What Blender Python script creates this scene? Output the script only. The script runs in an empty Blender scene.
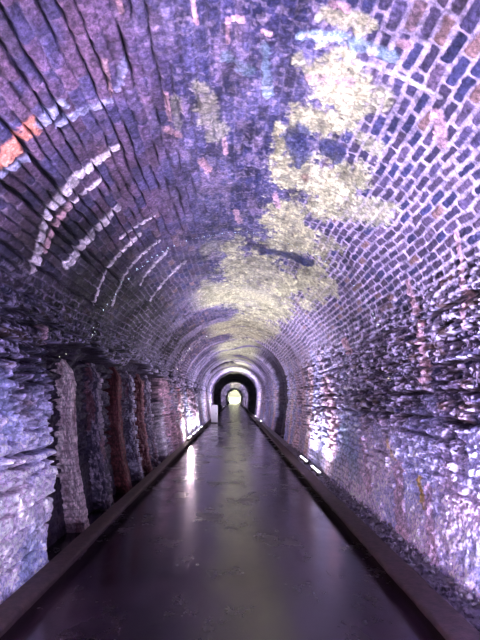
# Brick railway tunnel: horseshoe lining of weathered brick, damp concrete path, kerbs, LED wall washers
import bpy, math, random
import numpy as np
random.seed(4)
C = bpy.context.scene.collection
H = 1.62; CX = .05

STAINS=[('Y',5.74,2.92,5.98,3.31,0.212,0.319,1.00,1.0),('Y',5.63,3.60,5.92,3.57,0.145,0.250,1.00,1.0),('Y',5.63,4.47,5.94,4.53,0.258,0.547,1.10,1.0),
('Y',6.06,5.00,6.22,4.23,0.201,0.432,1.00,1.0),('Y',5.69,5.62,5.99,6.18,0.255,0.697,1.00,1.0),('Y',5.87,2.51,5.66,2.53,0.094,0.117,0.80,1.0),
('Y',5.10,8.32,6.06,8.77,0.410,1.630,0.80,1.0),('Y',6.10,9.12,6.40,7.18,0.256,0.942,1.00,1.0),('Y',4.61,9.99,5.62,12.17,0.310,1.577,0.60,1.0),
('Y',5.26,14.48,6.26,11.12,0.325,1.890,1.00,1.0),('Y',4.87,3.37,4.91,3.86,0.122,0.210,0.45,1.0),('Y',4.64,3.34,4.62,3.71,0.055,0.094,0.35,1.0),
('Y',4.81,21.12,5.81,19.25,0.215,1.997,1.00,1.0),('Y',5.47,3.77,5.52,4.12,0.053,0.099,1.00,1.0),('Y',6.15,3.00,6.12,3.19,0.084,0.126,0.50,1.0),
('Y',5.70,6.92,6.06,6.63,0.204,0.637,0.80,1.0),('Y',4.72,7.03,5.18,7.53,0.188,0.632,0.35,1.0),('Y',6.03,3.52,6.28,3.61,0.080,0.136,0.60,1.4),
('Y',6.25,4.78,6.62,4.48,0.142,0.308,0.70,1.2),('Y',6.55,9.07,6.71,7.41,0.207,0.773,0.80,1.1),('Y',4.99,7.25,5.17,6.78,0.136,0.437,0.60,1.3),
('Y',6.26,5.90,6.52,5.84,0.126,0.344,0.70,1.4),('Y',5.22,17.29,6.26,14.15,0.300,2.162,0.90,1.0),('Y',5.53,2.92,5.64,3.10,0.062,0.091,0.70,1.2),
('B',5.65,3.87,5.70,4.12,0.116,0.218,0.90,1.3),('B',5.91,3.85,6.01,3.88,0.086,0.158,0.90,1.3),('B',5.52,7.16,6.29,6.85,0.061,0.199,1.00,0.6),
('R',5.81,4.47,5.82,4.57,0.040,0.085,0.70,0.9),('W',4.09,3.69,3.69,3.75,0.037,0.067,1.20,0.5),('W',3.69,3.75,3.33,3.84,0.058,0.107,1.30,0.5),
('W',3.33,3.84,2.86,4.22,0.043,0.086,1.20,0.6),('W',3.85,3.99,3.39,4.02,0.023,0.044,1.00,0.6),('W',3.84,4.58,3.43,4.73,0.040,0.090,1.30,0.5),
('W',3.43,4.73,3.07,4.75,0.046,0.105,1.30,0.7),('W',3.90,5.49,3.35,5.65,0.022,0.058,1.00,0.5),('W',3.35,5.65,2.89,6.01,0.016,0.045,0.90,0.5),
('W',4.08,6.00,3.45,6.27,0.020,0.058,0.90,0.6),('W',4.15,5.22,3.68,5.24,0.017,0.042,0.90,0.6),('W',3.45,6.27,3.03,6.63,0.021,0.063,0.80,0.6),
('W',4.15,6.53,3.52,7.06,0.022,0.070,0.80,0.6),('W',4.31,7.36,3.48,8.06,0.020,0.073,0.80,0.6),('P',3.49,3.99,3.06,4.18,0.035,0.071,1.00,0.6),
('T',5.51,2.71,5.75,2.66,0.050,0.066,0.90,0.8),('T',5.75,2.66,6.09,2.67,0.049,0.065,0.90,0.8),('W',5.96,2.68,5.97,2.68,0.037,0.049,1.40,0.3),
('P',6.10,2.54,6.15,2.53,0.035,0.044,1.20,0.5),('W',5.51,2.71,5.78,2.66,0.016,0.021,1.00,0.6),('W',5.82,2.82,6.09,2.80,0.016,0.022,1.00,0.5),
('W',6.09,2.80,6.48,2.76,0.019,0.026,1.00,0.5),('T',5.29,2.87,5.35,3.34,0.042,0.064,0.60,0.9),('T',5.05,2.95,5.20,3.08,0.055,0.081,0.50,1.0),
('O',3.33,2.98,3.67,2.93,0.059,0.087,1.30,0.9),('L',3.71,2.95,3.88,2.93,0.053,0.077,1.20,0.7),('L',3.25,3.08,3.48,3.15,0.034,0.053,1.00,0.8),
('L',3.80,3.08,4.19,3.10,0.028,0.042,0.80,0.9),('L',4.27,3.02,4.37,2.80,0.033,0.047,0.60,0.9),('P',5.05,2.60,5.05,2.80,0.019,0.025,1.20,0.5),
('P',5.08,2.60,5.14,2.62,0.024,0.031,1.20,0.5),('P',4.58,3.22,4.57,3.57,0.023,0.038,1.00,0.6),('P',4.53,3.70,4.62,3.82,0.042,0.076,1.00,0.7),
('P',4.25,2.73,4.21,3.06,0.016,0.022,0.90,0.7),('P',5.65,2.43,5.74,2.44,0.034,0.042,1.20,0.6),('P',5.27,2.70,5.32,2.72,0.019,0.025,1.00,0.5),
('P',4.85,2.45,4.86,2.62,0.015,0.019,1.00,0.5),('P',4.44,2.35,4.44,2.43,0.017,0.020,1.00,0.5),('P',4.78,4.38,4.83,4.54,0.049,0.104,1.00,0.7),
('P',5.00,4.00,5.01,4.22,0.027,0.053,0.90,0.6),('P',5.11,5.71,5.16,6.05,0.051,0.139,0.70,0.7),('P',5.55,5.11,5.60,5.36,0.046,0.111,0.90,0.7),
('P',5.61,3.08,5.91,3.00,0.042,0.062,0.60,1.0),('P',7.33,4.99,7.74,5.18,0.043,0.104,1.30,0.6),('P',7.74,5.18,8.40,5.31,0.044,0.112,1.20,0.7),
('P',7.21,3.68,7.99,4.26,0.021,0.041,1.00,0.8),('P',7.57,8.42,7.79,8.38,0.061,0.240,1.30,0.5),('P',6.53,2.90,6.67,3.11,0.047,0.069,0.90,0.8),
('G',9.44,5.32,9.70,5.12,0.035,0.084,1.30,0.4),('P',9.45,5.98,10.13,5.56,0.099,0.252,0.80,0.9),('P',9.51,5.06,10.09,4.75,0.065,0.140,0.70,0.9),
('G',9.13,6.36,9.35,6.15,0.025,0.073,0.80,0.6),('P',8.20,10.78,9.60,9.68,0.124,0.622,0.80,0.9),('T',9.17,9.02,9.83,7.78,0.115,0.442,0.50,0.9),
('P',9.23,7.63,9.87,6.99,0.057,0.190,0.60,0.9),('P',2.05,13.51,0.22,15.66,0.267,2.039,1.30,0.7),('W',1.65,12.64,0.30,13.45,0.131,0.865,0.80,0.9),
('O',2.05,17.12,0.94,17.22,0.042,0.379,0.70,0.5),('P',2.04,33.41,0.54,31.82,0.093,1.626,0.70,0.4),('P',1.96,21.77,0.64,23.81,0.185,2.228,0.80,0.6),
('G',1.94,5.12,1.70,5.12,0.031,0.082,1.00,0.5),('R',2.25,5.05,1.97,5.07,0.031,0.080,0.80,0.6),('R',1.68,4.94,1.63,5.15,0.040,0.105,0.70,0.6),
('P',2.37,4.80,2.04,5.03,0.071,0.176,1.00,0.5),('T',0.60,4.62,0.20,4.30,0.115,0.229,0.35,0.9),('P',1.27,5.10,0.31,5.06,0.039,0.096,0.60,0.8)]


# ------------------------------------------------------------------ materials
def mat(name, base=(.5,.5,.5), rough=.6, spec=.5, metal=0):
    m = bpy.data.materials.new(name); m.use_nodes = True
    b = m.node_tree.nodes['Principled BSDF']
    b.inputs['Base Color'].default_value = (*base, 1); b.inputs['Roughness'].default_value = rough
    b.inputs['Specular IOR Level'].default_value = spec; b.inputs['Metallic'].default_value = metal
    return m, m.node_tree, b
def noise(nt, scale, detail=4, vec=None, rough=.6):
    n = nt.nodes.new('ShaderNodeTexNoise'); n.inputs['Scale'].default_value = scale
    n.inputs['Detail'].default_value = detail; n.inputs['Roughness'].default_value = rough
    if vec is None:
        tc = nt.nodes.new('ShaderNodeTexCoord'); vec = tc.outputs['Object']
    nt.links.new(vec, n.inputs['Vector']); return n.outputs['Fac']
def scaled(nt, v):
    tc = nt.nodes.new('ShaderNodeTexCoord'); mp = nt.nodes.new('ShaderNodeMapping')
    mp.inputs['Scale'].default_value = v; nt.links.new(tc.outputs['Object'], mp.inputs['Vector']); return mp.outputs['Vector']
def ramp(nt, fac, stops):
    r = nt.nodes.new('ShaderNodeValToRGB'); nt.links.new(fac, r.inputs['Fac']); e = r.color_ramp.elements
    while len(e) < len(stops): e.new(.5)
    for k, (p, c) in enumerate(stops): e[k].position = p; e[k].color = (*c, 1) if len(c) == 3 else c
    return r.outputs['Color']
def mul(nt, a, b, fac=1, mode='MULTIPLY'):
    m = nt.nodes.new('ShaderNodeMix'); m.data_type = 'RGBA'; m.blend_type = mode
    m.inputs['Factor'].default_value = fac
    nt.links.new(a, m.inputs['A']); nt.links.new(b, m.inputs['B']); return m.outputs['Result']
def bump(nt, b, h, strength, dist):
    n = nt.nodes.new('ShaderNodeBump'); n.inputs['Strength'].default_value = strength; n.inputs['Distance'].default_value = dist
    nt.links.new(h, n.inputs['Height']); nt.links.new(n.outputs['Normal'], b.inputs['Normal'])

def brick_material():
    m, nt, b = mat('weathered_brick', rough=.7, spec=.2)
    at = nt.nodes.new('ShaderNodeAttribute'); at.attribute_name = 'mineral'
    g = ramp(nt, noise(nt, 26, 8, rough=.85), [(.36,(.30,.30,.36)),(.5,(.95,.95,1)),(.62,(1.9,1.8,1.85))])
    c = mul(nt, at.outputs['Color'], g, 1)
    nt.links.new(c, b.inputs['Base Color'])
    r = ramp(nt, noise(nt, 3, 3), [(.35,(.45,.45,.45)),(.65,(.85,.85,.85))]); nt.links.new(r, b.inputs['Roughness'])
    bump(nt, b, noise(nt, 55, 6, rough=.7), .9, .012)
    return m
M_brick = brick_material()

def simple(name, c1, c2, scale, rough=.6, bs=.4, bd=.01, metal=0, vec=None):
    m, nt, b = mat(name, rough=rough, metal=metal)
    v = scaled(nt, vec) if vec else None
    nt.links.new(ramp(nt, noise(nt, scale, 5, v), [(.3,c1),(.7,c2)]), b.inputs['Base Color'])
    bump(nt, b, noise(nt, scale*3, 5, v), bs, bd)
    return m
M_kerb = simple('kerb_concrete', (.018,.008,.010), (.075,.036,.042), 14, .75, .5, .012)
M_rubble = simple('rubble_stone', (.10,.08,.12), (.34,.29,.38), 12, .6, .6, .01)
M_house = simple('dark_housing', (.02,.02,.022), (.05,.05,.055), 30, .45, .1, .002, .6)
M_white = simple('white_enamel', (.78,.78,.82), (.88,.88,.9), 6, .4, .05, .002)
M_rock = simple('blasted_rock', (.05,.045,.10), (.12,.10,.2), 2.5, .6, 1, .05)
M_grass = simple('grass_bank', (.12,.25,.03), (.35,.45,.08), 3, .8, .6, .05)

def emis(name, col, st):
    m, nt, b = mat(name, (.8,.8,.8), .3)
    b.inputs['Emission Color'].default_value = (*col, 1); b.inputs['Emission Strength'].default_value = st
    nt.links.new(ramp(nt, noise(nt, 40, 2), [(.3,(.7,.7,.75)),(.7,(.85,.85,.9))]), b.inputs['Base Color'])
    return m

def floor_material():
    m, nt, b = mat('damp_concrete', rough=.3, spec=.5)
    tc = nt.nodes.new('ShaderNodeTexCoord')
    n1 = noise(nt, 1.1, 6, scaled(nt, (1,.8,1)), .65); n2 = noise(nt, 9, 6)
    base = ramp(nt, n1, [(.3,(.005,.002,.006)),(.48,(.016,.008,.018)),(.66,(.060,.034,.052))])
    base = mul(nt, base, ramp(nt, n2, [(.3,(.6,.6,.6)),(.7,(1.3,1.3,1.3))]))
    nt.links.new(base, b.inputs['Base Color'])
    r = ramp(nt, noise(nt, 1.6, 7, scaled(nt, (1,.6,1)), .7), [(.28,(.09,.09,.09)),(.5,(.21,.21,.21)),(.72,(.40,.40,.40))])
    nt.links.new(r, b.inputs['Roughness'])
    # trowel ridges across the path plus fine pitting
    h1 = noise(nt, 1.0, 5, scaled(nt, (.7,5.5,1)), .6); h2 = noise(nt, 40, 3)
    h = mul(nt, h1, h2, .12, 'ADD')
    bump(nt, b, h, .25, .005)
    return m
M_floor = floor_material()

# ------------------------------------------------------------------ object helpers
def link(name, me, m=None, parent=None):
    o = bpy.data.objects.new(name, me); C.objects.link(o)
    if m: me.materials.append(m)
    if parent: o.parent = parent
    return o
def tag(o, label, cat, group=None, kind=None):
    if label: o['label'] = label
    if cat: o['category'] = cat
    if group: o['group'] = group
    if kind: o['kind'] = kind
    return o
def grid_mesh(name, P, col=None, smooth=True, flip=False):
    n, k, _ = P.shape
    me = bpy.data.meshes.new(name)
    idx = np.arange(n*k).reshape(n, k)
    q = np.stack([idx[:-1,:-1], idx[1:,:-1], idx[1:,1:], idx[:-1,1:]], -1).reshape(-1, 4)
    if flip: q = q[:, ::-1]
    return raw_mesh(me, P.reshape(-1, 3), q, None if col is None else col.reshape(-1, 3), smooth)
def raw_mesh(me, V, Q, col, smooth):
    me.vertices.add(len(V)); me.vertices.foreach_set('co', V.astype(np.float32).ravel())
    me.loops.add(Q.size); me.loops.foreach_set('vertex_index', Q.astype(np.int32).ravel())
    me.polygons.add(len(Q)); me.polygons.foreach_set('loop_start', (np.arange(len(Q))*4).astype(np.int32))
    me.polygons.foreach_set('loop_total', np.full(len(Q), 4, np.int32))
    me.polygons.foreach_set('use_smooth', np.full(len(Q), smooth, bool))
    if col is not None:
        a = me.attributes.new('mineral', 'FLOAT_COLOR', 'POINT')
        a.data.foreach_set('color', np.concatenate([col, np.ones((len(col), 1))], 1).astype(np.float32).ravel())
    me.update(calc_edges=True); me.validate(); return me
def boxes_mesh(name, bl, bevel=.006):
    import bmesh
    bm = bmesh.new()
    for (x0,x1,y0,y1,z0,z1) in bl:
        r = bmesh.ops.create_cube(bm, size=1)
        for v in r['verts']:
            v.co = ((x0+x1)/2+v.co.x*(x1-x0), (y0+y1)/2+v.co.y*(y1-y0), (z0+z1)/2+v.co.z*(z1-z0))
    if bevel: bmesh.ops.bevel(bm, geom=bm.edges[:], offset=bevel, segments=2, affect='EDGES', profile=.5)
    me = bpy.data.meshes.new(name); bm.to_mesh(me); bm.free(); return me

# ------------------------------------------------------------------ numeric noise
def hsh(a, b=0, k=0):
    a = np.asarray(a).astype(np.int64); b = np.asarray(b).astype(np.int64)
    h = (a*374761393 + b*668265263 + k*2147483647*7 + 1013904223) & 0xffffffff
    h = ((h ^ (h >> 13))*1274126177) & 0xffffffff
    h = ((h ^ (h >> 16))*2246822519) & 0xffffffff
    return ((h ^ (h >> 15)) & 0xffffff)/float(0xffffff)
def vn(x, y, k=0):
    xi = np.floor(x); yi = np.floor(y); u = x-xi; v = y-yi; u = u*u*(3-2*u); v = v*v*(3-2*v)
    return (hsh(xi,yi,k)*(1-u)+hsh(xi+1,yi,k)*u)*(1-v)+(hsh(xi,yi+1,k)*(1-u)+hsh(xi+1,yi+1,k)*u)*v
def fbm(x, y, k=0, o=4):
    t = 0; a = .5; n = 0
    for i in range(o):
        t = t+a*vn(x*2**i+i*17.3, y*2**i-i*9.1, k+i); n += a; a *= .55
    return t/n
def ss(a, b, x):
    t = np.clip((x-a)/(b-a), 0, 1); return t*t*(3-2*t)
def band(x, a, b, e): return ss(a-e, a+e, x)*(1-ss(b-e, b+e, x))

# ------------------------------------------------------------------ tunnel profile
def profile():
    n = 400
    z = np.linspace(-.06, 1.9, n); h = 2.03-.24*(np.clip((1.9-z)/1.9, 0, 2))**1.8
    a = np.linspace(math.pi, 0, n)[1:-1]
    x = np.concatenate([CX-h, CX+2.03*np.cos(a), (CX+h)[::-1]]); zz = np.concatenate([z, 1.9+2.0*np.sin(a), z[::-1]])
    s = np.concatenate([[0], np.cumsum(np.hypot(np.diff(x), np.diff(zz)))])
    return s, x, zz
PS, PX, PZ = profile(); SL = PS[-1]
TX = np.gradient(PX, PS); TZ = np.gradient(PZ, PS)
S_L, S_R = 2.42, SL-2.42         # where the side walls give way to the vault

def rgb(*c): return np.array(c)
COL = dict(Y=rgb(.60,.60,.37), P=rgb(.72,.46,.56), O=rgb(.92,.36,.28), W=rgb(.84,.76,.90), T=rgb(.34,.50,.66), B=rgb(.05,.055,.16),
           R=rgb(.26,.13,.13), L=rgb(.48,.50,.80), G=rgb(.80,.56,.22))

def surface(s, w):
    """brick relief (towards the tunnel) and mineral colour at arc length s and distance w"""
    fb2 = fbm(s*20, w*11, 87, 3)
    n1 = fbm(s*1.3, w*1.1, 1); n2 = fbm(s*3.1, w*2.7, 11); n3 = fbm(s*14, w*12, 21, 3); nf = fbm(s*45, w*40, 31, 3)
    left = 1-ss(4.2, 4.8, s); right = ss(5.6, 6.4, s); crown = (1-left)*(1-right)
    sl = SL-s
    # erosion: where the mortar has gone and the brick faces have spalled
    ero = np.maximum(band(sl, .9, 2.7, .45), band(s, .9, 2.6, .4))
    ero = np.clip(ero*(.45+1.1*n1), 0, 1)
    lime = np.maximum((1-ss(.75, 1.5, sl+1.2*(n1-.5)-.09*(w-5).clip(0,12))), .9*(1-ss(1.1, 2.0, s+1.2*(n1-.5)))*(1-ss(4.8,5.2,w)))
    lime = np.maximum(lime, .95*(1-ss(1.5, 2.2, s+.8*(n1-.5)))*ss(13, 14, w)*(1-ss(45,46,w)))
    lime = np.maximum(lime, .55*ss(7,13,w)*(1-ss(2.2,3.2,sl+.8*(n1-.5)))*(1-ss(45,46,w)))
    # courses and bricks
    CH, BL = .088, .236
    sw = s+.07*(fbm(s*1.2, w*.9, 41, 2)-.5)+.030*(fbm(s*6, w*5, 43, 2)-.5)+.012*(n3-.5)
    c = np.floor(sw/CH); v = sw/CH-c
    ww = w+(hsh(c, 3, 5)*.45+(c % 2)*.5)*BL+.10*BL*np.sin(w*2.1+hsh(c,4,6)*6)+.05*(fbm(s*5, w*5, 44, 2)-.5)
    b = np.floor(ww/BL); u = ww/BL-b
    r1 = hsh(c, b, 51); r2 = hsh(c, b, 52); r3 = hsh(c, b, 53)
    dv = np.minimum(v, 1-v)*CH; du = np.minimum(u, 1-u)*BL
    rr = .030; qx = np.maximum(rr-dv, 0); qy = np.maximum(rr-du, 0)
    d = np.where((qx > 0) & (qy > 0), rr-np.hypot(qx, qy), np.minimum(dv, du))+.012*(nf-.5)+.020*(n3-.5)
    upl = band(s, 2.9, 4.7, .4)*ss(9,5,w) if False else band(s, 2.9, 4.7, .4)*(1-ss(4.5,8,w))
    upr = band(s, 5.7, 7.9, .4)
    jt = .003+.006*ss(.35,.7,n2)+.006*upr-.002*band(s,2,4,.3)
    du = du+.05*ss(.35,.75,hsh(c,b,55))*(.35+.65*upl)*(1-.7*upr)
    brick = ss(jt-.003, jt+.006, d)
    # smeared / filled joints: crown mostly filled, long joints of the upper left left open
    fill = np.clip(crown*.75+lime*.5+.5*ss(.55,.75,n2)-.2, 0, 1)
    cj = ss(.42, .7, .35*hsh(np.round(sw/CH), 7, 61)+.8*fbm(np.round(sw/CH)*3.7, w*2.6, 62, 3)-.12)   # open bed joints, run by run
    bed = 1-ss(.003, .016+.018*cj*(.4+ero)+.006*upl, dv+.012*(n3-.5))
    disp = (r1-.5)*(.010+.034*ero)*brick + (brick-1)*(.014-.010*fill-.010*upr)*(1-.3*lime)
    disp -= bed*cj*(.11*np.maximum(ero,.7*lime*(s<3))+.050*upl*ss(.4,.6,hsh(np.round(sw/CH),8,63))+.004)*(1-.5*lime*(s>3))
    disp -= ero*.07*ss(.60, .82, r2*.75+.35*n3)*brick        # missing half bricks
    disp += (n3-.5)*(.010+.05*ero+.025*lime)+(nf-.5)*(.006+.020*ero+.012*lime)+(n1-.5)*.06
    disp += .04*ero
    disp -= ero*.05*ss(.5,.64,fb2)
    disp += lime*.03+.15*(.15+.85*ss(.25,.9,s))*(s<3)*(1-ss(1.9,2.6,s))*(1-ss(4.80,4.88,w))
    # colours
    sl1 = rgb(.065,.055,.13); mv = rgb(.135,.095,.165); bl = rgb(.05,.05,.135); br = rgb(.20,.125,.13)
    k = r3[..., None]
    colr = sl1*(1-k)+mv*k
    colr = np.where((r2 > .82)[..., None], bl, colr); colr = np.where(((r1 > .86) & (r2 < .5))[..., None], br, colr)
    colr = colr*(.65+.7*r1)[..., None]
    colr = colr*(1-.75*upl[..., None])+.75*upl[..., None]*((rgb(.095,.085,.215)+rgb(.10,.035,.0)*ss(.38,.62,.6*fbm(s*4.3,w*2.5,95,4)+.4*r2)[..., None])*(.25+1.5*n2[..., None])*(.85+.3*r1[..., None]))
    smear = fbm(s*2.2+.6*n3, w*1.3, 71, 5); sm2 = fbm(s*7, w*3.2, 75, 4)
    cc = rgb(.07,.075,.23)+(rgb(.22,.21,.46)-rgb(.07,.075,.23))*ss(.38,.66,smear)[..., None]
    cc = cc*.60
    cc = cc+(rgb(.34,.26,.42)-cc)*(ss(.58,.74,sm2)*.7)[..., None]; cc = cc*(1-.5*ss(.58,.70,fbm(s*4,w*2.6,78,4)))[..., None]
    t = (crown*(1-ss(12,22,w))*.85)[..., None]
    sp = (ss(.60,.70,fbm(s*30,w*22,79,2))*.30*crown)[..., None]; cc = cc*(1-sp)+rgb(.62,.50,.66)*sp
    colr = colr*(1-t)+cc*(.65+.7*r1[..., None])*t
    soot = np.maximum(band(s,2.0,3.7,.5)*band(w,3.3,15,1.2), .55*band(sl,1.6,3.0,.4)*(1-.7*ss(6,10,w)))*(.6+.8*n1).clip(0,1.2)
    colr = colr*(1-.90*soot.clip(0,1))[..., None]
    mort = rgb(.50,.42,.60)*(.35+1.3*fbm(s*9,w*9,46,3))[..., None]
    mo = (1-brick)*(.34+.10*soot+.8*np.maximum(upr, .6*band(s,1.9,3.4,.4)*ss(.4,.6,n1)))*(1-.85*np.clip(bed*cj*upl,0,1))*(1-crown*.55)*(1-upl*.6)
    mo = np.clip(mo*(.5+n3), 0, 1)[..., None]
    colr = colr*(1-mo)+mort*mo
    # crusty light edges in the eroded courses
    e = (ero*ss(.52-.05*ss(5,10,w),.64-.05*ss(5,10,w),.5*nf+.5*fbm(s*26,w*9,88,3))*.95)[...,None]; colr = colr*(1-e)+rgb(.60,.53,.78)*e
    # lime wash on the lower walls
    l = (lime*ss(.18,.48,.6*n2+.4*n3+.15))[..., None]
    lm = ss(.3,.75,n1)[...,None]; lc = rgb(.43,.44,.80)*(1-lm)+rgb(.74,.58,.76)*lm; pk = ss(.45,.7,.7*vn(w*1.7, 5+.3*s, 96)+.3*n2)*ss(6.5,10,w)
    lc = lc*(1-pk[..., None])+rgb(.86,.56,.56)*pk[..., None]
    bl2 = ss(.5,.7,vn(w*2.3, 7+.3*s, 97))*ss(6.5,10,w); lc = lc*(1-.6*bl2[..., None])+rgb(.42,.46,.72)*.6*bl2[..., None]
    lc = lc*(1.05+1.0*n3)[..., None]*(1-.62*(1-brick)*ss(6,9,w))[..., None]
    lc = np.where((s < 3)[..., None], lc*rgb(1.25,1.3,1.10), lc)
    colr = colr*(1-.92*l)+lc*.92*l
    # pale bloom with distance: the far rings are limed in hoops
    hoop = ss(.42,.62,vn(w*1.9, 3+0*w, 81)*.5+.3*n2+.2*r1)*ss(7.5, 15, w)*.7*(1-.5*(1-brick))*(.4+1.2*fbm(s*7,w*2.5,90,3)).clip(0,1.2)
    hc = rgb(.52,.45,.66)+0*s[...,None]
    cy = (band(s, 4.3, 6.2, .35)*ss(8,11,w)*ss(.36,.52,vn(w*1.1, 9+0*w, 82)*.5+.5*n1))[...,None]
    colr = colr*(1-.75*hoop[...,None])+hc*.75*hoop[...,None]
    colr = colr*(1-cy)+COL['Y']*cy
    # mineral streaks and patches, each where it has run down the lining
    fb = fbm(s*6, w*6, 85, 4)
    for (cn, s0, w0, s1, w1, ws, wz, st, ro) in STAINS:
        m = (s > min(s0,s1)-2.2*ws) & (s < max(s0,s1)+2.2*ws) & (w > min(w0,w1)-2.2*wz) & (w < max(w0,w1)+2.2*wz)
        if not m.any(): continue
        a = (s[m]-s0)/ws; bb = (w[m]-w0)/wz; ax = (s1-s0)/ws; bx = (w1-w0)/wz; L2 = ax*ax+bx*bx+1e-9
        tt = np.clip((a*ax+bb*bx)/L2, 0, 1); dd = np.hypot(a-tt*ax, bb-tt*bx)
        f = 1-dd+ro*(2.6*(.35*n2[m]+.35*fb[m]+.30*n3[m]-.5)+.22*(r3[m]-.5)+.7*(nf[m]-.5))
        f = (ss(.05, .45, f)*min(st, 1.0))[:, None]*(.72+.28*n3[m][:, None]*1.6).clip(0,1)
        colr[m] = colr[m]*(1-f)+COL[cn]*(.40+1.0*n3[m][:, None])*(.70+.6*r1[m][:, None])*(.85+.15*brick[m][:, None])*f
        disp[m] += f[:, 0]*.010
    crack = 1-ss(.002,.011,dv+.010*(n3-.5))
    crk = crack*upl*ss(.45,.60,.3*hsh(np.round(sw/CH),8,63)+.9*fbm(np.round(sw/CH)*3.1, w*2.2, 64, 3)-.08)
    disp -= .035*crk; colr *= (1-.93*crk)[..., None]
    colr *= (1-.35*ss(.56,.70,fbm(s*3.3,w*2.2,99,4))*(1-lime))[..., None]
    colr *= (.40+1.2*nf)[..., None]*((1-.75*(bed*cj*np.maximum(np.maximum(ero,upl),.9*lime*(s<3))))*(1-.75*np.maximum(ero,.5*lime)*ss(.5,.60,fb2)*(1-.35*lime))*(1-.5*soot.clip(0,1)*(s<5)))[..., None]
    return disp, np.clip(colr, .004, .95)

def steps(s, w):
    """recesses and rings in the lining (metres outwards)"""
    wob = .05*(fbm(s*3, w*0+2, 91, 2)-.5)
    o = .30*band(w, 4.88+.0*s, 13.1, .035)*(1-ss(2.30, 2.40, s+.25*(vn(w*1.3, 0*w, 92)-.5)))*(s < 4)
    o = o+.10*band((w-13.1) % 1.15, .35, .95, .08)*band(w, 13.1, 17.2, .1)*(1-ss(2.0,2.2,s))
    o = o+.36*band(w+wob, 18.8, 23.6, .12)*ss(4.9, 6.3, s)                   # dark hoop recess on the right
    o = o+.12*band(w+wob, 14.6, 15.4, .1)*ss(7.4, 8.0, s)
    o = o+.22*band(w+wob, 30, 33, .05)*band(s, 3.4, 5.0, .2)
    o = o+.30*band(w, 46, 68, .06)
    o = o+.12*band(w, 98, 103, .1)+.25*band(w, 126, 150, .2)
    return o

def lining(s, w):
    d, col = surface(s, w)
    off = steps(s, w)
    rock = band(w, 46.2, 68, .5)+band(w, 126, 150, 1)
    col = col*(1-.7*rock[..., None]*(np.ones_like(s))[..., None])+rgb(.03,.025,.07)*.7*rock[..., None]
    recess_shade = (ss(.02, .14, off)*((s < 4)*(w < 13.2)+ss(5.2,7.2,s)*(w > 18)*(w < 25)+(w > 29)*(w < 34)).clip(0,1))[..., None]
    col = col*(1-.93*recess_shade)+rgb(.016,.009,.02)*.93*recess_shade  # shade of the recesses put into the colour, near black with depth
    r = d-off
    px = np.interp(s, PS, PX); pz = np.interp(s, PS, PZ); tx = np.interp(s, PS, TX); tz = np.interp(s, PS, TZ)
    # inward normal = tangent rotated clockwise
    return np.stack([px+tz*r, w, pz-tx*r], -1), col

def wrange(a, b, k):
    out = [a]
    while out[-1] < b: out.append(min(b, out[-1]+max(abs(out[-1]), 2.0)*k))
    if len(out) > 2 and out[-1]-out[-2] < .3*(out[-2]-out[-3]): out.pop(-2)
    return np.array(out)
ZONES = [(np.linspace(-25, -2, 60), .08), (np.linspace(-2, 1.5, 110), .03), (wrange(1.5, 6.5, .0027), .0085), (wrange(6.5, 16, .0038), .015),
         (wrange(16, 45.7, .006), .03), (np.concatenate([wrange(45.7, 48, .0015), wrange(48, 175, .008)[1:]]), .08)]
def build_lining(name, s0, s1):
    Vs, Qs, Cs = [], [], []; base = 0
    for ws, ds in ZONES:
        ns = max(6, int(round((s1-s0)/ds)))
        sg = np.linspace(s0, s1, ns+1)
        S, W = np.meshgrid(sg, ws, indexing='ij')
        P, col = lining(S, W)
        n, k, _ = P.shape; idx = np.arange(n*k).reshape(n, k)+base
        Qs.append(np.stack([idx[:-1,:-1], idx[:-1,1:], idx[1:,1:], idx[1:,:-1]], -1).reshape(-1, 4))
        Vs.append(P.reshape(-1, 3)); Cs.append(col.reshape(-1, 3)); base += n*k
    me = raw_mesh(bpy.data.meshes.new(name), np.concatenate(Vs), np.concatenate(Qs), np.concatenate(Cs), True)
    return tag(link(name, me, M_brick), None, None, None, 'structure')
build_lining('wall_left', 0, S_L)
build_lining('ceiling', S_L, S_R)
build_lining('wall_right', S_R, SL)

# ------------------------------------------------------------------ floor
fy = np.concatenate([np.linspace(-25, 2, 40), wrange(2, 230, .02)[1:]]); fx = np.linspace(-2.6, 2.6, 53)
X, Y = np.meshgrid(fx, fy, indexing='ij')
Zf = .006*(fbm(X*1.2, Y*.9, 101)-.5)-.004
me = grid_mesh('floor', np.stack([X, Y, Zf], -1)); tag(link('floor', me, M_floor), None, None, None, 'structure')

# ------------------------------------------------------------------ kerbs
def kerb(name, prof, y0, y1, label, k):
    ys = np.concatenate([np.linspace(y0, 2, 60), wrange(2, y1, .012)[1:]])
    pts = []
    pr = []
    for (a, b) in zip(prof[:-1], prof[1:]):
        n = max(2, int(math.hypot(b[0]-a[0], b[1]-a[1])/.02))
        for i in range(n): pr.append((a[0]+(b[0]-a[0])*i/n, a[1]+(b[1]-a[1])*i/n))
    pr.append(prof[-1]); pr = np.array(pr)
    U = np.arange(len(pr))[:, None]+0*ys[None]; W = ys[None]+0*pr[:, :1]
    n = fbm(U*.35, W*4, k, 4)-.5; m = fbm(U*.05, W*.5, k+9, 2)-.5
    x = pr[:, :1]+.018*n+.03*m; z = pr[:, 1:]+.014*n+.012*m*(pr[:, 1:] > .05)
    me = grid_mesh(name, np.stack([x, W, z+0*x], -1), smooth=True)
    return tag(link(name, me, M_kerb), label, 'curb')
kerb('concrete_curb', [(1.45,-.03),(1.44,.08),(1.362,.09),(1.352,.10),(1.354,.122),(1.37,.135),(1.56,.135),(1.58,.12),(1.59,-.03)], -25, 170,
     'dark brown concrete curb along the right edge of the path, beside the rubble strip', 111)
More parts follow.
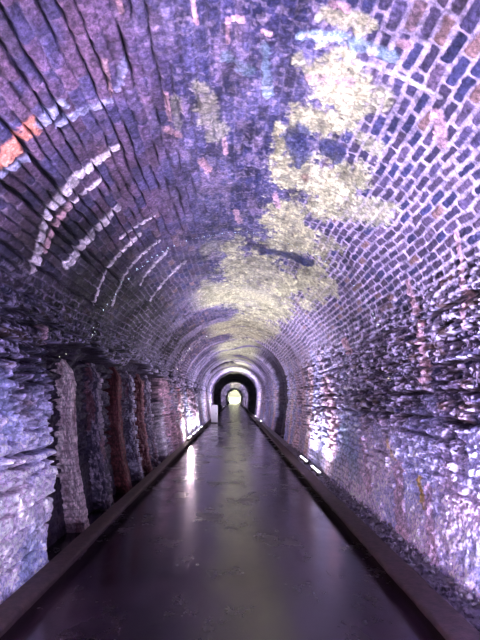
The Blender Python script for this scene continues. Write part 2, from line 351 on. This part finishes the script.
kerb('concrete_curb', [(-1.71,-.03),(-1.70,.135),(-1.55,.135),(-1.53,.125),(-1.525,.10),(-1.535,.088),(-1.60,.08),(-1.61,-.03)], -25, 170,
     'reddish concrete curb along the left edge of the path, at the foot of the pilasters', 131)

# ------------------------------------------------------------------ rubble behind the right curb
def ico():
    import bmesh
    bm = bmesh.new(); bmesh.ops.create_icosphere(bm, subdivisions=1, radius=1)
    v = np.array([p.co[:] for p in bm.verts]); f = np.array([[q.index for q in p.verts] for p in bm.faces]); bm.free(); return v, f
IV, IF = ico()
def rubble():
    rng = np.random.default_rng(8); V, Fc = [], []; base = 0
    y = 1.0
    for i in range(2600):
        y = 2.0+(16-2.0)*rng.random()**1.7; x = 1.60+.24*rng.random(); r = .011+.024*rng.random()**2.2
        if (9.5 < y < 12.6 or y < 3.3) and x-r*1.4 < 1.72: continue
        sc = r*(1+.5*(rng.random(3)-.5)); a = rng.random()*6.28
        v = IV*(1+.35*(rng.random((len(IV), 1))-.5))*sc; v = np.stack([v[:,0]*math.cos(a)-v[:,1]*math.sin(a), v[:,0]*math.sin(a)+v[:,1]*math.cos(a), v[:,2]], -1)
        V.append(v+[x, y, .045+.10*(x-1.6)/.24*rng.random()+.02*rng.random()]); Fc.append(IF+base); base += len(IV)
    V = np.concatenate(V); Fc = np.concatenate(Fc)
    # bed of fines under the stones
    me = bpy.data.meshes.new('rubble'); me.from_pydata(V.tolist(), [], Fc.tolist()); 
    return tag(link('rubble', me, M_rubble), 'strip of loose brick and stone rubble between the right curb and the wall', 'rubble', None, 'stuff')
rubble()
gx = np.linspace(1.595, 1.83, 14); gy = np.concatenate([np.linspace(-25, 2, 100), wrange(2, 165, .008)[1:]])
X, Y = np.meshgrid(gx, gy, indexing='ij'); Zg = .045+.06*(X-1.57)/.3+.05*(fbm(X*14, Y*12, 141)-.5)
tag(link('gravel_bed', grid_mesh('gravel_bed', np.stack([X, Y, Zg], -1)), M_rubble), 'dark gritty bed of fine gravel under the rubble by the right wall', 'gravel', None, 'stuff')

# ------------------------------------------------------------------ brick pilasters standing in the left recess
def pilaster(w0, w1, ztop, tint, edge, rough, label, k):
    nu, nv = 90, 170
    u = np.linspace(0, 1, nu); wc = (w0+w1)/2; hw = (w1-w0)/2; dep = .40
    th = math.pi*u                                   # near flank -> front -> far flank
    cx_ = np.sign(np.cos(th))*np.abs(np.cos(th))**.3; sx_ = np.abs(np.sin(th))**.3
    z = np.linspace(-.04, ztop, nv)
    U, Zz = np.meshgrid(np.arange(nu), z, indexing='ij')
    hwid = CX-(2.03-.24*(np.clip((1.9-Zz)/1.9, 0, 2))**1.8)
    t = (Zz/ztop).clip(0, 1); top = np.sqrt(np.clip(1-ss(.86, 1.0, t)*.96, 0, 1))
    flare = 1+.10*(1-t)**3+.30*(fbm(Zz*2.2, U*0+k, k, 3)-.5)
    lean = .07*(fbm(Zz*.9, U*0, k+3, 2)-.5)
    W = wc+lean-cx_[U]*hw*flare*(.55+.45*top)
    zc = Zz/.088; fr = zc-np.floor(zc); br = ss(.04, .25, np.minimum(fr, 1-fr)*2)
    n = fbm(U*.16, Zz*9, k+5, 4)-.5; n2 = fbm(U*.5, Zz*30, k+8, 3)-.5
    rel = rough*(.022*(br-1)+.05*(hsh(np.floor(zc), np.floor(U/18+hsh(np.floor(zc),2,k)), k)-.5)*br)+.05*n+.018*n2
    X = hwid-.46+dep*sx_[U]*(.45+.55*top)*(.84+.10*(1-t)**2)+rel*sx_[U]
    W = W+rel*(-cx_[U])*.6
    tcol = rgb(*tint); ecol = rgb(*edge)
    e = ss(.02, .22, n+.5*n2+.04)[..., None]; d = (br*.4+.6)[..., None]
    stk = ss(.42, .62, fbm(U*.10, Zz*.9, k+31, 3))[..., None]*(ss(.2,.45,U/nu)[..., None])
    e = np.clip(e+.6*stk, 0, 1)
    red = ss(.56, .66, fbm(U*.06, Zz*2.2, k+37, 3))[..., None]
    col = (tcol*(1-e)+ecol*e)*(1-.6*red)+rgb(.30,.10,.12)*.6*red
    col = .42*col*d*(.3+1.4*(n2[..., None]+.5))
    me = grid_mesh('brick_pilaster', np.stack([X, W, Zz], -1), col, flip=True)
    o = link('brick_pilaster', me, M_brick); tag(o, label, 'pilaster', 'weathered pilasters in the left wall recess')
    return o
G = 'pilasters'
pilaster(6.24, 6.50, 2.12, (.85,.62,.68), (1.5,1.25,1.25), .10, 'pale pink crusted brick pilaster, nearest one after the white limed wall on the left', 201)
pilaster(7.5, 7.8, 2.16, (.10,.08,.14), (.50,.40,.52), 1.0, 'dark grey-purple knobbly pilaster between the pale pink one and the smooth maroon one', 211)
pilaster(8.78, 9.1, 2.24, (.11,.022,.032), (.20,.05,.06), .2, 'smooth dark maroon pilaster, the reddest of the row on the left', 221)
pilaster(9.98, 10.26, 2.20, (.20,.16,.25), (.66,.60,.78), 1.5, 'knobbly whitish pilaster right behind the smooth maroon one', 231)
pilaster(11.05, 11.33, 2.20, (.15,.04,.05), (.50,.27,.30), .8, 'rusty red pilaster between two knobbly whitish ones', 241)
pilaster(12.08, 12.36, 2.2, (.30,.24,.36), (.74,.64,.80), 1.5, 'farthest knobbly pilaster of the left recess, next to the pink stained wall', 251)

# ------------------------------------------------------------------ LED wall washers (lying behind the curbs)
LEDM = {}
def led_bar(x, y, z, ln, side, col, power, label, group, glow=14, tilt=48, spread=105, fwd=0):
    e = bpy.data.objects.new('light_bar', None); C.objects.link(e); e.location = (x, y, z)
    tag(e, label, 'light', group)
    h = ln/2
    link('housing', boxes_mesh('housing', [(-.035,.035,-h,h,0,.045)], .008), M_house, e)
    key = tuple(round(c, 2) for c in col)+(glow,)
    if key not in LEDM: LEDM[key] = emis('led_glow', col, glow)
    link('lens', boxes_mesh('lens', [(-.018,.018,-h+.02,h-.02,.043,.054)], .004), LEDM[key], e)
    for sy in (-1, 1):
        link('end_cap', boxes_mesh('end_cap', [(-.04,.04,sy*h-.012,sy*h+.012,-.002,.062)], .005), M_house, e)
        link('foot', boxes_mesh('foot', [(-.05,.05,sy*h*.6-.015,sy*h*.6+.015,-.03,.004)], .003), M_house, e)
    l = bpy.data.lights.new('led_light', 'AREA'); l.shape = 'RECTANGLE'; l.size = .05; l.size_y = ln; l.energy = power; l.color = col; l.spread = math.radians(spread)
    lo = bpy.data.objects.new('led_light', l); C.objects.link(lo); lo.parent = e; lo.location = (0, 0, .075)
    lo.rotation_euler = (math.pi-math.radians(fwd), -math.radians(tilt)*side, 0)
    return e
LAV = (.70,.66,1.0); WHT = (.86,.80,1.0); PNK = (1.0,.52,.60); YG = (.95,1.0,.6)
GR = 'light bars behind the right curb'; GL = 'light bars behind the left curb'
RX, LX = 1.665, -1.62
def R(y, ln, col, p, lab, g=14, t=42, sp=110, f=0): led_bar(RX, y, .135, ln, 1, col, p, lab, GR, g, t, sp, f)
def L(y, ln, col, p, lab, g=14, t=42, sp=110, f=0): led_bar(LX, y, .17, ln, -1, col, p, lab, GL, g, t, sp, f)
R(10.2, 1.1, WHT, 60, 'near one of the two glowing light bars behind the right curb', 10, 22, 150)
R(11.9, 1.15, WHT, 60, 'far one of the two glowing light bars behind the right curb', 10, 22, 150)
for y, lab in ((17.9,'nearest of the four bright light bars in line behind the left curb'), (19.9,'second nearest of the four bright light bars behind the left curb'),
      (21.9,'third of the four bright light bars behind the left curb'), (24.2,'farthest of the four bright light bars behind the left curb')):
    L(y, 1.3, (1,.76,.84) if y < 18 else WHT, 66 if y < 18 else 55, lab, 7, 8, 160, -35 if y < 18 else 0)
R(2.6, 1.1, LAV, 210, 'light bar behind the right curb just out of view beside the rubble', 14, -35, 125, 35)  # unseen bars near the camera, put in to light the near walls
R(.6, 1.1, LAV, 100, 'unseen light bar behind the right curb beside the camera', 14, 20, 140, 40)
R(-1.5, 1.1, LAV, 110, 'unseen light bar behind the right curb just behind the camera', 14, 25, 140, 45)
L(2.45, 1.1, WHT, 90, 'light bar behind the left curb just out of view', 14, -10, 160, 35)
L(.5, 1.1, PNK, 80, 'unseen pinkish light bar behind the left curb beside the camera', 14, 20, 140, 40)
L(-1.5, 1.1, WHT, 130, 'unseen light bar behind the left curb just behind the camera', 14, 25, 140, 45)
R(31, 1.2, WHT, 110, 'light bar behind the right curb opposite the white cabinet'); R(39, 1.2, WHT, 140, 'light bar behind the right curb before the dark section')
L(40, 1.2, WHT, 110, 'light bar behind the left curb between the white cabinet and the dark section')
for i, y in enumerate((76, 90, 106)):
    R(y, 1.2, WHT, 90, ('first','second','third')[i]+' light bar on the right beyond the dark section'); L(y+4, 1.2, WHT, 90, ('first','second','third')[i]+' light bar on the left beyond the dark section')
R(156, 1.2, YG, 500, 'yellow-green light bar on the right near the far opening'); L(160, 1.2, YG, 500, 'yellow-green light bar on the left near the far opening')


# ------------------------------------------------------------------ white cabinet at the far left
e = bpy.data.objects.new('utility_cabinet', None); C.objects.link(e); e.location = (-1.30, 32, 0)
tag(e, 'small white upright cabinet standing against the left curb far down the tunnel', 'cabinet')
link('body', boxes_mesh('body', [(-.21,.21,-.15,.15,.06,1.16)], .01), M_white, e)
link('plinth', boxes_mesh('plinth', [(-.17,.17,-.14,.14,-.004,.06)], .004), M_house, e)
dr = link('door', boxes_mesh('door', [(-.19,.19,-.165,-.15,.10,1.12)], .004), M_white, e)
link('handle', boxes_mesh('handle', [(.11,.13,-.19,-.165,.55,.68)], .004), M_house, dr)

# ------------------------------------------------------------------ outside the far portal
n = 30
gx = np.linspace(-40, 40, n); gy = np.linspace(232, 300, n); X, Y = np.meshgrid(gx, gy, indexing='ij')
Zb = (Y-232)*.035+1.2*fbm(X*.2, Y*.2, 151)-1
tag(link('grass_bank', grid_mesh('grass_bank', np.stack([X, Y, Zb], -1)), M_grass), 'sunlit green bank seen through the tiny bright opening at the far end', 'bank')
gx = np.linspace(-60, 60, 24); gy = np.linspace(175.5, 300, 24); X, Y = np.meshgrid(gx, gy, indexing='ij')
tag(link('ground', grid_mesh('ground', np.stack([X, Y, -.08+0*X], -1)), M_grass), None, None, None, 'structure')

wd = bpy.data.worlds.new('World'); bpy.context.scene.world = wd; wd.use_nodes = True
nt = wd.node_tree; bg = nt.nodes['Background']; sky = nt.nodes.new('ShaderNodeTexSky')
sky.sky_type = 'NISHITA'; sky.sun_disc = False; sky.sun_elevation = math.radians(50); sky.sun_rotation = math.radians(200); sky.air_density = 1.5; sky.dust_density = 4
nt.links.new(sky.outputs['Color'], bg.inputs['Color']); bg.inputs['Strength'].default_value = 1.0

# ------------------------------------------------------------------ camera
cam = bpy.data.cameras.new('camera'); cam.sensor_fit = 'VERTICAL'; cam.sensor_height = 24; cam.lens = 24*483/640
cam.clip_end = 1000; cam.clip_start = .05
co = bpy.data.objects.new('camera', cam); C.objects.link(co); co.location = (0, 0, H)
co.rotation_euler = (math.radians(90+9.17), 0, math.radians(-.65))
sc = bpy.context.scene; sc.camera = co
sc.view_settings.view_transform = 'Standard'; sc.view_settings.look = 'None'; sc.view_settings.gamma = 1
sc.view_settings.use_curve_mapping = False; sc.view_settings.exposure = 0.8
sc.cycles.max_bounces = 6; sc.cycles.diffuse_bounces = 4; sc.cycles.sample_clamp_indirect = 5
